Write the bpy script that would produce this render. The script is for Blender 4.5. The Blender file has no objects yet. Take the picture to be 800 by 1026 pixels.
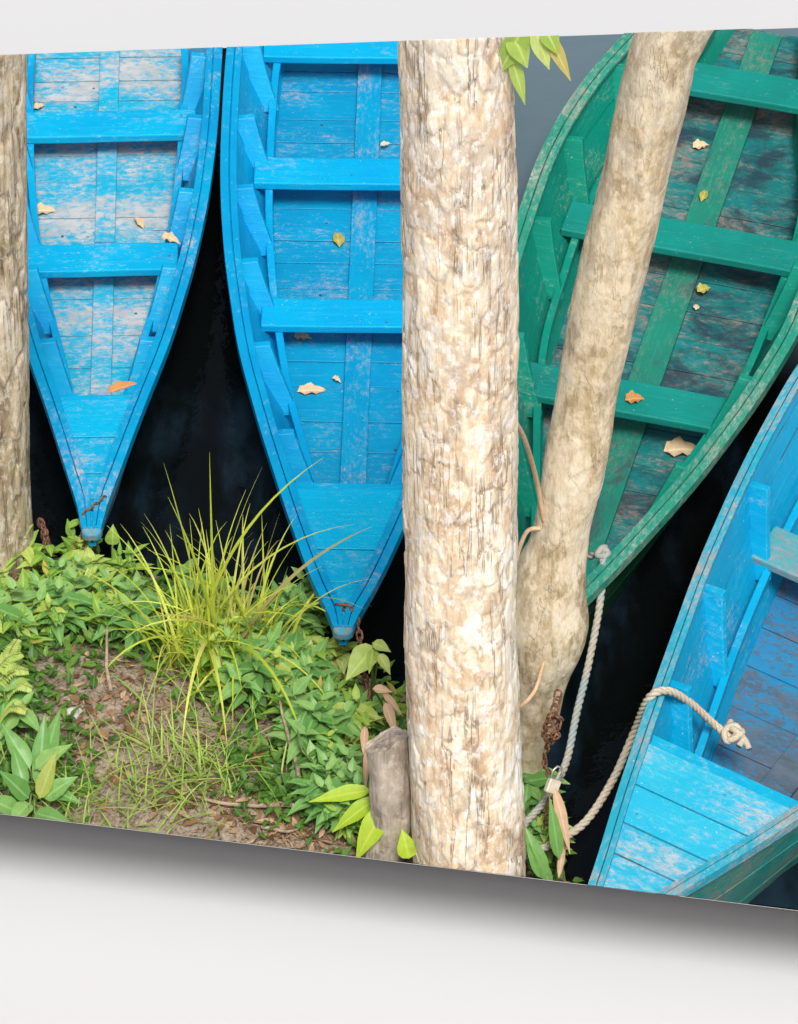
import bpy, bmesh, math, random
import numpy as np
from mathutils import Vector, Matrix, noise as mnoise
R = math.radians
rnd = random.Random(11)
sc = bpy.context.scene
COL = sc.collection

# ------------------------------------------------------------------ camera
D, TH, PPM = 20.0, R(45), 250.0
CAM = Vector((0, -D*math.cos(TH), D*math.sin(TH)))
FW = Vector((0, math.cos(TH), -math.sin(TH))); UP = Vector((0, math.sin(TH), math.cos(TH)))
cd = bpy.data.cameras.new('camera'); co = bpy.data.objects.new('camera', cd); COL.objects.link(co)
co.location = CAM; co.rotation_euler = (math.pi/2-TH, 0, 0)
cd.sensor_fit = 'VERTICAL'; cd.sensor_height = 24
cd.lens = 24/(2*(513/PPM/D)); cd.clip_end = 500; cd.clip_start = .1
sc.camera = co
def ray(px, py):
    return FW + Vector((1, 0, 0))*((px-400)/PPM/D) + UP*((513-py)/PPM/D)
def Pz(px, py, z=0.):
    d = ray(px, py); return CAM + d*((z-CAM.z)/d.z)
def Py(px, py, y):
    d = ray(px, py); return CAM + d*((y-CAM.y)/d.y)
def depth(p): return (p-CAM).dot(FW)
def wpx(p, n): return n*depth(p)/(PPM*D)          # n pixels at point p, in metres

# ------------------------------------------------------------------ world and sun
SUN_EL, SUN_AZ = R(60), R(9)      # azimuth: from behind the viewer, a little to the right
w = bpy.data.worlds.new('World'); sc.world = w; w.use_nodes = True
nt = w.node_tree; nt.nodes.clear()
sky = nt.nodes.new('ShaderNodeTexSky'); sky.sky_type = 'NISHITA'; sky.sun_disc = False
sky.sun_elevation = SUN_EL; sky.sun_rotation = math.pi-SUN_AZ
sky.dust_density = 9; sky.air_density = .8; sky.ozone_density = .6
bg = nt.nodes.new('ShaderNodeBackground'); bg.inputs[1].default_value = .078
wo = nt.nodes.new('ShaderNodeOutputWorld')
nt.links.new(sky.outputs[0], bg.inputs[0]); nt.links.new(bg.outputs[0], wo.inputs[0])
ld = bpy.data.lights.new('sun', 'SUN'); ld.energy = 2.75; ld.angle = R(14); ld.color = (1, .985, .955)
lo = bpy.data.objects.new('sun', ld); COL.objects.link(lo)
tosun = Vector((math.sin(SUN_AZ)*math.cos(SUN_EL), -math.cos(SUN_AZ)*math.cos(SUN_EL), math.sin(SUN_EL)))
lo.rotation_euler = tosun.to_track_quat('Z', 'Y').to_euler(); lo.location = tosun*15
sc.view_settings.view_transform = 'Standard'; sc.view_settings.look = 'None'
sc.view_settings.exposure = 0.36; sc.view_settings.gamma = 1
sc.render.engine = 'CYCLES'
sc.cycles.max_bounces = 6; sc.cycles.use_denoising = True

# ------------------------------------------------------------------ materials
class NT:
    def __init__(s, name):
        s.m = bpy.data.materials.new(name); s.m.use_nodes = True
        s.t = s.m.node_tree; s.t.nodes.clear()
        s.out = s.n('ShaderNodeOutputMaterial'); s.b = s.n('ShaderNodeBsdfPrincipled')
        s.l(s.b.outputs[0], s.out.inputs[0])
        s.tc = s.n('ShaderNodeTexCoord')
    def n(s, t): return s.t.nodes.new(t)
    def l(s, a, b): s.t.links.new(a, b)
    def coord(s, scale=(1,1,1), loc=(0,0,0)):
        mp = s.n('ShaderNodeMapping'); mp.inputs['Scale'].default_value = scale; mp.inputs['Location'].default_value = loc
        s.l(s.tc.outputs['Object'], mp.inputs[0]); return mp.outputs[0]
    def noise(s, vec, scale, detail=6, rough=.6, dist=0.):
        n = s.n('ShaderNodeTexNoise'); s.l(vec, n.inputs['Vector'])
        n.inputs['Scale'].default_value = scale; n.inputs['Detail'].default_value = detail
        n.inputs['Roughness'].default_value = rough; n.inputs['Distortion'].default_value = dist
        return n.outputs['Fac']
    def voro(s, vec, scale, feature='DISTANCE_TO_EDGE', rand=1.):
        n = s.n('ShaderNodeTexVoronoi'); n.feature = feature; s.l(vec, n.inputs['Vector'])
        n.inputs['Scale'].default_value = scale; n.inputs['Randomness'].default_value = rand
        return n.outputs['Color'] if feature == 'F1C' else n.outputs['Distance']
    def ramp(s, fac, a, b, lo=0., hi=1.):
        n = s.n('ShaderNodeMapRange'); s.l(fac, n.inputs[0]); n.interpolation_type = 'SMOOTHSTEP'
        n.inputs[1].default_value = a; n.inputs[2].default_value = b
        n.inputs[3].default_value = lo; n.inputs[4].default_value = hi; return n.outputs[0]
    def math(s, op, a, b):
        n = s.n('ShaderNodeMath'); n.operation = op
        for i, v in enumerate((a, b)):
            if isinstance(v, (int, float)): n.inputs[i].default_value = v
            else: s.l(v, n.inputs[i])
        return n.outputs[0]
    def mix(s, fac, a, b, mode='MIX'):
        n = s.n('ShaderNodeMix'); n.data_type = 'RGBA'; n.blend_type = mode
        for i, v in ((0, fac), (6, a), (7, b)):
            if isinstance(v, (int, float)): n.inputs[i].default_value = v
            elif isinstance(v, tuple): n.inputs[i].default_value = (*v[:3], 1)
            else: s.l(v, n.inputs[i])
        return n.outputs[2]
    def colorramp(s, fac, stops):
        n = s.n('ShaderNodeValToRGB'); s.l(fac, n.inputs[0]); e = n.color_ramp.elements
        while len(e) < len(stops): e.new(.5)
        for x, (p, c) in zip(e, stops): x.position = p; x.color = (*c, 1)
        return n.outputs[0]
    def bump(s, h, strength, dist=.01, prev=None):
        n = s.n('ShaderNodeBump'); s.l(h, n.inputs['Height']); n.inputs['Strength'].default_value = strength
        n.inputs['Distance'].default_value = dist
        if prev: s.l(prev, n.inputs['Normal'])
        return n.outputs[0]
    def fin(s, col, rough=.6, nrm=None, spec=.35):
        if isinstance(col, tuple): s.b.inputs['Base Color'].default_value = (*col, 1)
        else: s.l(col, s.b.inputs['Base Color'])
        if isinstance(rough, (int, float)): s.b.inputs['Roughness'].default_value = rough
        else: s.l(rough, s.b.inputs['Roughness'])
        s.b.inputs['Specular IOR Level'].default_value = spec
        if nrm: s.l(nrm, s.b.inputs['Normal'])
        return s.m

def paint(name, c1, c2, worn, wood, wear=.5, grain='x', crack=.5, stain=None, stain_amt=0., seed=0., speck=.5, rough=.42, cth=.70, nails=0.):
    """weathered boat paint: two tones, chips down to grey primer and bare wood, cracks along the grain"""
    c1, c2 = [(x[0]*.3, min(.60, x[1]*.91), x[2]*.70) for x in (c1, c2)]
    worn = tuple(x*.84 for x in worn); wood = tuple(x*.85 for x in wood)
    t = NT(name)
    st = {'x': (3, 40, 40), 'y': (40, 3, 40), 'z': (4, 3, 45)}[grain]
    v = t.coord(loc=(seed, seed*1.7, seed*.3)); g = t.coord(st, (seed, seed, 0))
    gx = {'x': (1, 1.7, 1.7), 'y': (2.0, 1, 2), 'z': (1.3, 1, 2.4)}[grain]
    vs = t.coord(gx, (seed*2, seed, 3))
    tone = t.noise(v, 3.5, 4, .6)
    col = t.mix(t.ramp(tone, .3, .7), c1, c2)
    streak = t.noise(g, 1.6, 5, .65)
    col = t.mix(t.ramp(streak, .5, .85, 0, .28), col, tuple(min(1, x*1.3+.08) for x in c1))
    big = t.noise(vs, 2.6, 3, .5); fine = t.noise(vs, 27, 9, .74, .3)
    mk = t.math('ADD', t.math('MULTIPLY', big, .44), t.math('MULTIPLY', fine, .73))
    mk = t.math('ADD', mk, t.math('MULTIPLY', streak, .14))
    gi = t.n('ShaderNodeNewGeometry').outputs['Random Per Island']
    mk = t.math('ADD', mk, t.math('MULTIPLY', t.math('SUBTRACT', gi, .5), .07))
    col = t.mix(t.math('MULTIPLY', gi, .30), col, tuple(x*.62 for x in c2))
    th = .84-.38*wear
    wornmask = t.ramp(mk, th-.03, th+.10)
    halo = t.ramp(mk, th-.10, th+.02, 0, .4)
    wcol = t.mix(t.ramp(t.noise(vs, 9, 5, .7), .35, .65), worn, wood)
    lightp = tuple(x*.55+y*.45 for x, y in zip(c1, worn))
    col = t.mix(halo, col, lightp)
    col = t.mix(t.math('MULTIPLY', wornmask, .80), col, wcol)
    sp = t.ramp(t.noise(v, 75, 3, .5), .70, .74, 0, speck)
    col = t.mix(sp, col, tuple(min(.8, x*1.1+.1) for x in worn))
    if stain:
        sm = t.ramp(t.noise(t.coord(gx, (seed, 9, 1)), 3.4, 9, .72, .5), .62-.25*stain_amt, .70-.1*stain_amt)
        col = t.mix(t.math('MULTIPLY', sm, .85), col, stain)
    cr = t.noise(t.coord({'x': (1.2, 60, 30), 'y': (60, 1.2, 30), 'z': (2, 1.2, 60)}[grain], (seed*3, 0, 0)), 1.3, 3, .55)
    cm = t.ramp(cr, cth, cth+.035, 0, crack)
    col = t.mix(cm, col, tuple(x*.18 for x in wood))
    if nails:
        nd = t.voro(t.coord((1, 1, .01), (seed, 2, 0)), 11, 'F1', .8)
        nm = t.math('MULTIPLY', t.ramp(nd, .06, .10, nails, 0), t.ramp(t.noise(v, 9, 2, .5), .45, .55))
        col = t.mix(nm, col, (.04, .03, .03))
    h = t.math('SUBTRACT', t.math('ADD', t.math('MULTIPLY', streak, .5), t.math('MULTIPLY', fine, .35)), t.math('MULTIPLY', wornmask, .35))
    h = t.math('SUBTRACT', h, t.math('MULTIPLY', cm, .9))
    return t.fin(col, t.ramp(mk, th-.1, th+.1, rough, .8), t.bump(h, .5, .006), .25)

def bark(name, stops, crackcol, vs=(9, 9, 3.5), seed=0., moss=None, plate=1., crackw=.10, bd=.012, grey=None):
    t = NT(name)
    v = t.coord(loc=(seed, 0, seed)); vv = t.coord(vs, (seed, seed, 0))
    warp = t.n('ShaderNodeVectorMath'); warp.operation = 'ADD'
    nz = t.n('ShaderNodeTexNoise'); t.l(v, nz.inputs['Vector']); nz.inputs['Scale'].default_value = 14; nz.inputs['Detail'].default_value = 5
    mul = t.n('ShaderNodeVectorMath'); mul.operation = 'SCALE'; t.l(nz.outputs['Color'], mul.inputs[0]); mul.inputs['Scale'].default_value = .9
    t.l(vv, warp.inputs[0]); t.l(mul.outputs[0], warp.inputs[1])
    edge = t.voro(warp.outputs[0], 1.6); edge2 = t.voro(warp.outputs[0], 4.5)
    patch = t.noise(t.coord((1, 1, .5), (seed, 2, 5)), 5, 7, .68, .6)
    fine = t.noise(t.coord((1, 1, .35), (0, seed, 0)), 45, 6, .7)
    cell = t.n('ShaderNodeTexVoronoi'); cell.feature = 'SMOOTH_F1'; cell.inputs['Smoothness'].default_value = .35; t.l(warp.outputs[0], cell.inputs['Vector']); cell.inputs['Scale'].default_value = 2.3
    cs = t.n('ShaderNodeSeparateColor'); t.l(cell.outputs['Color'], cs.inputs[0])
    streak = t.noise(t.coord((1, 1, .12), (seed, 7, 2)), 26, 5, .6)
    f = t.math('ADD', t.math('MULTIPLY', patch, .62), t.math('MULTIPLY', fine, .26))
    f = t.math('ADD', f, t.math('MULTIPLY', t.math('SUBTRACT', cs.outputs[0], .5), .24*plate))
    f = t.math('ADD', f, t.math('MULTIPLY', t.math('SUBTRACT', streak, .42), .34))
    pa = t.n('ShaderNodeAttribute'); pa.attribute_name = 'plate'; se = t.n('ShaderNodeAttribute'); se.attribute_name = 'seam'
    f = t.math('ADD', f, t.math('MULTIPLY', t.math('SUBTRACT', pa.outputs['Fac'], .5), .20*plate))
    col = t.colorramp(f, stops)
    if grey:
        sz = t.n('ShaderNodeSeparateXYZ'); t.l(t.tc.outputs['Object'], sz.inputs[0])
        gm = t.ramp(t.math('ADD', t.noise(t.coord((1, 1, .6), (seed, 6, 6)), 7, 7, .7), t.math('MULTIPLY', sz.outputs[2], .06)),   .64, .80, 0, .55)
        col = t.mix(gm, col, grey)
    if moss:
        mm = t.ramp(t.noise(t.coord((1, 1, .55), (seed+4, 1, 1)), 5.5, 8, .74),   .53, .66, 0, .6)
        col = t.mix(mm, col, moss)
    brk = t.ramp(t.noise(t.coord((1, 1, .5), (seed, 3, 3)), 7, 4, .6), .40, .60)
    vn = t.noise(t.coord((vs[0]*.9, vs[1]*.9, vs[2]*.22), (seed*2, 1, 4)), 1.8, 4, .6, .15)
    ridge = t.math('ABSOLUTE', t.math('SUBTRACT', vn, .5), 0)
    c1 = t.math('MULTIPLY', t.ramp(ridge, 0, crackw*.35, .60*plate, 0), brk)
    c2 = t.math('MULTIPLY', t.ramp(edge, 0, crackw*.8, .45*plate, 0), t.ramp(brk, 0, 1, 1, .2))
    seam = t.math('MULTIPLY', t.ramp(se.outputs['Fac'], 0, .75, .6*plate, 0), t.ramp(brk, 0, 1, .25, 1))
    col = t.mix(seam, col, crackcol); col = t.mix(c1, col, crackcol)
    spk = t.ramp(t.noise(t.coord((1, 1, .55), (seed, 8, 1)), 34, 6, .66), .50, .60, 0, .6*min(1, plate+.2))
    col = t.mix(spk, col, stops[-1][1])
    h = t.math('ADD', t.math('MULTIPLY', streak, .6*plate), t.math('MULTIPLY', fine, .8))
    h = t.math('SUBTRACT', h, t.math('MULTIPLY', c1, .8))
    return t.fin(col, .88, t.bump(h, .9, bd), .15)

def leafmat(name, c1, c2, c3=None, rough=.45, trans=.35, spec=.28, odd=None):
    odd = odd or c1
    t = NT(name)
    geo = t.n('ShaderNodeNewGeometry')
    ri = geo.outputs['Random Per Island']
    col = t.colorramp(ri, [(0, odd), (.08, odd), (.10, c1), (.6, c2), (1, c3 or c2)])
    nz = t.noise(t.coord(), 35, 4, .6)
    col = t.mix(t.ramp(nz, .35, .75, 0, .3), col, tuple(x*.6 for x in c1))
    at = t.n('ShaderNodeAttribute'); at.attribute_name = 'rib'
    col = t.mix(t.ramp(at.outputs['Fac'], .80, .97, 0, .55), col, tuple(min(.8, x*1.25+.10) for x in c2))
    vein = t.n('ShaderNodeTexWave'); t.l(t.coord((1, 1, 1)), vein.inputs['Vector']); vein.inputs['Scale'].default_value = 30; vein.inputs['Distortion'].default_value = 2.5; vein.inputs['Detail'].default_value = 2
    col = t.mix(t.math('MULTIPLY', vein.outputs['Fac'], .08), col, tuple(x*.55 for x in c1))
    t.fin(col, rough, t.bump(nz, .2, .004), spec)
    tr = t.n('ShaderNodeBsdfTranslucent'); t.l(col, tr.inputs[0])
    mx = t.n('ShaderNodeMixShader'); mx.inputs[0].default_value = trans
    t.l(t.b.outputs[0], mx.inputs[1]); t.l(tr.outputs[0], mx.inputs[2]); t.l(mx.outputs[0], t.out.inputs[0])
    return t.m

def plain(name, c1, c2, scale=20, rough=.7, bump=.3, metal=0., spec=.3):
    t = NT(name); n = t.noise(t.coord(), scale, 6, .65)
    t.b.inputs['Metallic'].default_value = metal
    return t.fin(t.mix(t.ramp(n, .35, .65), c1, c2), rough, t.bump(n, bump, .005), spec)

M = {}
M['b1'] = paint('blue_paint', (.001, .42, .90), (.001, .35, .84), (.62, .57, .55), (.45, .40, .36), .20, 'x', .5, seed=1, speck=.5, nails=.5)
M['b1y'] = paint('blue_paint_rail', (.001, .36, .84), (.001, .28, .76), (.55, .52, .50), (.42, .38, .33), .15, 'z', .6, seed=2, speck=.3)
M['b1f'] = paint('blue_floor_worn', (.003, .40, .82), (.02, .36, .72), (.60, .56, .55), (.46, .42, .39), .50, 'x', .8, seed=3.3, speck=.5, rough=.55, nails=.85)
M['b1d'] = paint('blue_deck_worn', (.002, .40, .88), (.008, .37, .82), (.50, .52, .58), (.44, .43, .46), .36, 'x', .5, seed=5.1, speck=.5)
M['b2'] = paint('azure_paint', (.000, .40, .90), (.000, .34, .86), (.50, .53, .58), (.42, .38, .36), .10, 'x', .5, seed=7, speck=.35, nails=.5)
M['b2y'] = paint('azure_paint_rail', (.000, .36, .86), (.000, .29, .80), (.48, .50, .54), (.42, .38, .33), .07, 'z', .6, seed=8, speck=.25)
M['b2f'] = paint('azure_floor', (.000, .31, .72), (.001, .25, .64), (.46, .42, .42), (.40, .33, .28), .20, 'x', .9, seed=9.4, speck=.35, rough=.5, nails=.85)
M['b2k'] = paint('azure_centre_board', (.001, .31, .72), (.002, .26, .66), (.48, .42, .42), (.40, .33, .30), .32, 'y', .6, seed=4.4, speck=.4)
M['b2d'] = paint('azure_deck', (.000, .42, .92), (.001, .38, .88), (.30, .46, .62), (.40, .40, .42), .22, 'x', .4, seed=11, speck=.35)
G1, G2 = (.010, .27, .20), (.008, .20, .15)
M['g'] = paint('green_paint', (.02, .255, .285), (.02, .205, .225), (.34, .44, .38), (.30, .26, .20), .13, 'x', .35, seed=13, speck=.5)
M['gy'] = paint('green_paint_side', (.01, .26, .245), (.01, .21, .195), (.40, .46, .40), (.30, .24, .18), .13, 'z', .55, seed=14, speck=.5)
M['gf'] = paint('green_floor_stained', (.03, .21, .27), (.02, .15, .205), (.36, .27, .22), (.28, .20, .17), .36, 'x', .5, stain=(.020, .034, .055), stain_amt=.72, seed=15.2, speck=.4, rough=.45, nails=.85)
M['gk'] = paint('green_centre_board', (.04, .24, .22), (.05, .19, .18), (.24, .24, .22), (.24, .18, .16), .32, 'y', .5, stain=(.05, .07, .08), stain_amt=.45, seed=16, speck=.4)
M['gg'] = paint('green_gunwale', (.08, .30, .27), (.06, .25, .23), (.46, .50, .44), (.30, .26, .22), .28, 'y', .9, seed=17, speck=.5)
M['s'] = paint('sky_blue_paint', (.015, .40, .80), (.01, .34, .76), (.46, .54, .62), (.36, .34, .34), .18, 'x', .6, seed=19, speck=.5)
M['sy'] = paint('sky_blue_side', (.006, .37, .82), (.004, .31, .76), (.42, .50, .58), (.34, .32, .30), .16, 'z', .85, seed=20, speck=.5, cth=.655)
M['sd'] = paint('sky_blue_deck', (.08, .44, .82), (.04, .40, .80), (.46, .54, .62), (.44, .45, .47), .42, 'x', .8, seed=21.5, speck=.6, rough=.55, nails=.5)
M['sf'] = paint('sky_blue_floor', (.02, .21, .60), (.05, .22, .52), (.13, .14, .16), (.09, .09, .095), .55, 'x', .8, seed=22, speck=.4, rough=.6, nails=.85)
M['sr'] = paint('sky_blue_worn_rail', (.06, .36, .66), (.05, .32, .60), (.46, .44, .42), (.32, .26, .20), .33, 'y', .9, seed=23, speck=.6, rough=.6)
M['sh'] = paint('teal_hull', (.03, .30, .38), (.02, .24, .26), (.30, .30, .26), (.20, .17, .12), .40, 'y', .6, seed=24, speck=.4)
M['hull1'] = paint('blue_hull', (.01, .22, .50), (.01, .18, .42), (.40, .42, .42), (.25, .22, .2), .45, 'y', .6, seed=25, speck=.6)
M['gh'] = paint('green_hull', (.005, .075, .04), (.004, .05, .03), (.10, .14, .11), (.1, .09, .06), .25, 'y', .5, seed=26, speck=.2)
M['b1s'] = paint('stem_worn_paint', (.01, .34, .72), (.02, .30, .62), (.30, .25, .21), (.22, .18, .15), .30, 'y', .6, seed=31, speck=.4, rough=.7)
M['barewood'] = plain('bare_grey_wood', (.36, .30, .25), (.22, .17, .13), 30, .85, .6)
M['greywood'] = paint('weathered_thwart', (.16, .36, .52), (.14, .32, .48), (.28, .33, .38), (.24, .24, .25), .52, 'x', .9, seed=27, rough=.7)
M['bark2'] = bark('pale_flaking_bark', [(.26, (.42, .30, .18)), (.38, (.68, .51, .34)), (.49, (.82, .69, .50)), (.58, (.88, .80, .66)), (.68, (.90, .88, .84))], (.20, .13, .08), (11, 11, 2.0), 1., plate=.8, crackw=.07, bd=.014, grey=(.58, .55, .49))  # grey mix rising with height paints in the shade on the upper trunk
M['bark1'] = bark('furrowed_grey_brown_bark', [(.30, (.26, .20, .13)), (.45, (.46, .38, .26)), (.60, (.60, .52, .40)), (.78, (.70, .66, .57))], (.12, .085, .055), (16, 16, 1.8), 5., moss=(.34, .28, .14), plate=.9)
M['bark3'] = bark('smooth_cream_bark', [(.30, (.30, .22, .12)), (.42, (.50, .40, .25)), (.51, (.70, .59, .41)), (.64, (.80, .73, .58))], (.20, .14, .07), (6, 6, 4.5), 9., moss=(.27, .21, .10), plate=.45, crackw=.03, bd=.010, grey=(.50, .46, .38))
M['leafA'] = leafmat('fresh_green_leaf', (.16, .35, .045), (.33, .52, .08), (.56, .64, .16), odd=(.50, .40, .08))
M['leafB'] = leafmat('blue_green_leaf', (.13, .33, .08), (.21, .43, .12), (.34, .55, .17), rough=.38, odd=(.42, .46, .10))
M['leafC'] = leafmat('pale_green_leaf', (.32, .48, .09), (.46, .60, .15), (.60, .68, .24), odd=(.55, .46, .14))
M['leafD'] = leafmat('deep_green_leaf', (.05, .14, .02), (.10, .24, .035), (.18, .32, .05))
M['grass'] = leafmat('yellow_green_grass', (.46, .60, .05), (.64, .74, .08), (.80, .84, .20), trans=.45, odd=(.56, .44, .20))
M['grassS'] = leafmat('thin_green_grass', (.24, .42, .07), (.38, .56, .10), (.52, .62, .20), trans=.4, odd=(.55, .46, .26))
M['bright'] = leafmat('bright_blade', (.42, .64, .04), (.50, .70, .06), (.50, .68, .08), trans=.45)
M['tanleaf'] = leafmat('dry_pinkish_leaf', (.62, .38, .24), (.66, .45, .30), (.62, .50, .26), trans=.3, rough=.6)
M['dry'] = leafmat('dry_tan_leaf', (.52, .36, .20), (.64, .49, .31), (.68, .55, .38), trans=.1, rough=.7)
M['dryor'] = leafmat('dry_orange_leaf', (.40, .17, .06), (.50, .24, .08), None, trans=.1, rough=.7)
M['drygr'] = leafmat('yellow_green_fallen_leaf', (.32, .30, .06), (.40, .36, .08), None, trans=.1, rough=.6)
M['litter'] = leafmat('brown_litter', (.10, .055, .03), (.28, .17, .09), (.48, .34, .22), trans=.05, rough=.85, spec=.1)
M['stem'] = plain('green_stem', (.12, .20, .05), (.20, .22, .08), 30, .6, .2)
M['twig'] = plain('grey_brown_twig', (.20, .15, .10), (.38, .30, .22), 40, .85, .6)
M['vine'] = plain('tan_vine', (.50, .33, .19), (.62, .44, .28), 40, .7, .4)
M['rust'] = plain('rusty_iron', (.10, .045, .025), (.28, .15, .09), 60, .75, .6, .35)
M['zinc'] = plain('dull_steel', (.55, .53, .5), (.35, .33, .30), 60, .4, .3, .8)
M['brass'] = plain('pale_brass', (.62, .55, .40), (.75, .70, .58), 40, .4, .2, .3)
M['stone'] = plain('white_stone', (.44, .44, .42), (.58, .58, .55), 25, .8, .4)
M['stump'] = bark('stump_wood', [(.30, (.36, .30, .24)), (.5, (.52, .46, .38)), (.7, (.64, .59, .51))], (.10, .07, .05), (10, 10, 2), 3., plate=.5)
def ropemat(name, c1, c2):
    t = NT(name); n = t.noise(t.coord(), 220, 4, .7); b = t.noise(t.coord(), 5, 3, .5)
    col = t.mix(t.ramp(n, .3, .7), c1, tuple(x*.55 for x in c1)); col = t.mix(t.ramp(b, .42, .6, 0, .7), col, c2)
    return t.fin(col, .9, t.bump(n, .6, .003), .1)
M['rope'] = ropemat('bleached_rope', (.62, .55, .43), (.42, .40, .33))
M['ropeb'] = ropemat('blue_grey_rope', (.50, .47, .38), (.26, .34, .36))
t = NT('water_painted_sky')
n1 = t.noise(t.coord((1, 1.6, 1)), 3.5, 4, .5); n2 = t.noise(t.coord(), 30, 2, .5)
sx = t.n('ShaderNodeSeparateXYZ'); t.l(t.tc.outputs['Object'], sx.inputs[0])
blue_refl = t.ramp(t.noise(t.coord((1, .35, 1), (4.3, 0, 0)), 2.2, 5, .6), .46, .68)  # bluish noise patches paint sky reflection into the base colour
sky_refl = t.math('MULTIPLY', t.ramp(sx.outputs[1], .7, 1.5), t.ramp(t.math('ADD', sx.outputs[0], t.math('MULTIPLY', n1, .15)), .25, .55))  # paler sky reflection painted onto the far right water
M['water'] = t.fin(t.mix(sky_refl, t.mix(blue_refl, (.002, .003, .003), (.010, .022, .036)), (.10, .15, .18)), .025, t.bump(t.math('ADD', n1, t.math('MULTIPLY', n2, .10)), .22, .05), .5)
t.b.inputs['IOR'].default_value = 1.33
t = NT('white_matte_floor'); M['white'] = t.fin((.475, .492, .506), .8, None, .15)
t = NT('added_grey_board'); M['board'] = t.fin((.45, .45, .45), .8, None, .1)  # pale, so the added board bounces light into its shadow
t = NT('dark_humus_soil')
a = t.noise(t.coord(), 5, 8, .7); b = t.noise(t.coord(), 60, 6, .7)
col = t.mix(t.ramp(a, .38, .62), (.22, .165, .115), (.46, .38, .29)); col = t.mix(t.ramp(b, .45, .7, 0, .7), col, (.56, .48, .38))
col = t.mix(t.ramp(b, .52, .30, 0, .8), col, (.05, .035, .025))
M['soil'] = t.fin(col, .95, t.bump(t.math('ADD', a, b), 1, .02), .1)

# ------------------------------------------------------------------ mesh helpers
class MB:
    def __init__(s): s.v = []; s.f = []
    def add(s, vs, fs):
        o = len(s.v); s.v += [Vector(x) for x in vs]; s.f += [[i+o for i in f] for f in fs]
    def loft(s, rings, closed=True, caps=True):
        n = len(rings[0]); o = len(s.v)
        for r in rings: s.v += [Vector(p) for p in r]
        for i in range(len(rings)-1):
            for j in range(n if closed else n-1):
                k = (j+1) % n; s.f.append([o+i*n+j, o+i*n+k, o+(i+1)*n+k, o+(i+1)*n+j])
        if caps and closed:
            s.f.append([o+j for j in range(n)][::-1]); s.f.append([o+(len(rings)-1)*n+j for j in range(n)])
    def tube(s, pts, r, n=8):
        pts = [Vector(p) for p in pts]; rings = []; ref = None
        for i, p in enumerate(pts):
            tg = (pts[min(i+1, len(pts)-1)]-pts[max(i-1, 0)]).normalized()
            if ref is None: ref = tg.orthogonal().normalized()
            ref = (ref-tg*ref.dot(tg)).normalized(); bn = tg.cross(ref)
            rr = r[i] if hasattr(r, '__len__') else r
            rings.append([p+(ref*math.cos(2*math.pi*k/n)+bn*math.sin(2*math.pi*k/n))*rr for k in range(n)])
        s.loft(rings)
    def build(s, name, mat, parent=None, bevel=0., smooth=False, seg=2):
        me = bpy.data.meshes.new(name); me.from_pydata(s.v, [], s.f)
        bm = bmesh.new(); bm.from_mesh(me)
        bmesh.ops.recalc_face_normals(bm, faces=bm.faces)
        if bevel: bmesh.ops.bevel(bm, geom=[e for e in bm.edges if len(e.link_faces) == 2 and e.calc_face_angle(0) > .6], offset=bevel, segments=seg, profile=.5, affect='EDGES', clamp_overlap=True)
        if smooth:
            for f in bm.faces: f.smooth = True
        bm.to_mesh(me); bm.free(); me.materials.append(mat)
        if name in ('foliage', 'frond', 'grass_tuft', 'short_grass', 'ground_cover', 'dry_leaf'):
            at = me.attributes.new('rib', 'FLOAT', 'POINT'); at.data.foreach_set('value', [1. if i % 3 == 1 else 0. for i in range(len(me.vertices))])
        o = bpy.data.objects.new(name, me); COL.objects.link(o)
        if parent: o.parent = parent
        return o
def tag(o, label=None, cat=None, group=None, kind=None):
    if label: o['label'] = label
    if cat: o['category'] = cat
    if group: o['group'] = group
    if kind: o['kind'] = kind
    return o
def empty(name, loc=(0, 0, 0), rz=0., label=None, cat=None, group=None):
    o = bpy.data.objects.new(name, None); COL.objects.link(o); o.location = loc; o.rotation_euler = (0, 0, rz)
    o.empty_display_size = .1
    return tag(o, label, cat, group)
def spline(pts, n):
    """Catmull-Rom through 3D points"""
    P = [Vector(p) for p in pts]; P = [P[0]*2-P[1]]+P+[P[-1]*2-P[-2]]; out = []
    m = len(P)-3
    for i in range(n+1):
        u = i/n*m; k = min(int(u), m-1); t = u-k; a, b, c, d = P[k:k+4]
        out.append(.5*((2*b)+(c-a)*t+(2*a-5*b+4*c-d)*t*t+(3*b-a-3*c+d)*t**3))
    return out

# ------------------------------------------------------------------ ground, water, floor
ZB = -.15
bpts = [(-330, 548), (-150, 552), (0, 562), (60, 556), (120, 566), (200, 588), (290, 632), (350, 668), (420, 700), (480, 740), (525, 790), (556, 845), (572, 885), (590, 960), (600, 1100)]
BW = np.array([Pz(x, y, 0)[:2] for x, y in bpts])
def bdist(x, y):
    p = np.array((x, y)); best = 1e9; sg = 1
    for a, b in zip(BW[:-1], BW[1:]):
        ab = b-a; tt = max(0, min(1, np.dot(p-a, ab)/np.dot(ab, ab))); q = a+ab*tt; d = np.hypot(*(p-q))
        if d < best: best = d; sg = 1 if (ab[0]*(p-a)[1]-ab[1]*(p-a)[0]) < 0 else -1
    return best*sg          # positive on the bank side
def bank_z(x, y):
    d = bdist(x, y)
    if d < 0: return max(-.28, d*1.2)-.0
    u = min(1, d/1.1); base = .34*(u*u*(3-2*u))**.7
    return base+.035*mnoise.noise((x*2.3, y*2.3, 1))*min(1, d*4)+.015*mnoise.noise((x*8, y*8, 4))*min(1, d*4)
def G(px, py):
    d = ray(px, py); z = 0.
    for _ in range(14):
        p = CAM+d*((z-CAM.z)/d.z); z = .5*z+.5*max(0, bank_z(p.x, p.y))
    return CAM+d*((z-CAM.z)/d.z)
def smooth_h(x, y): return bank_z(x, y)

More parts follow.
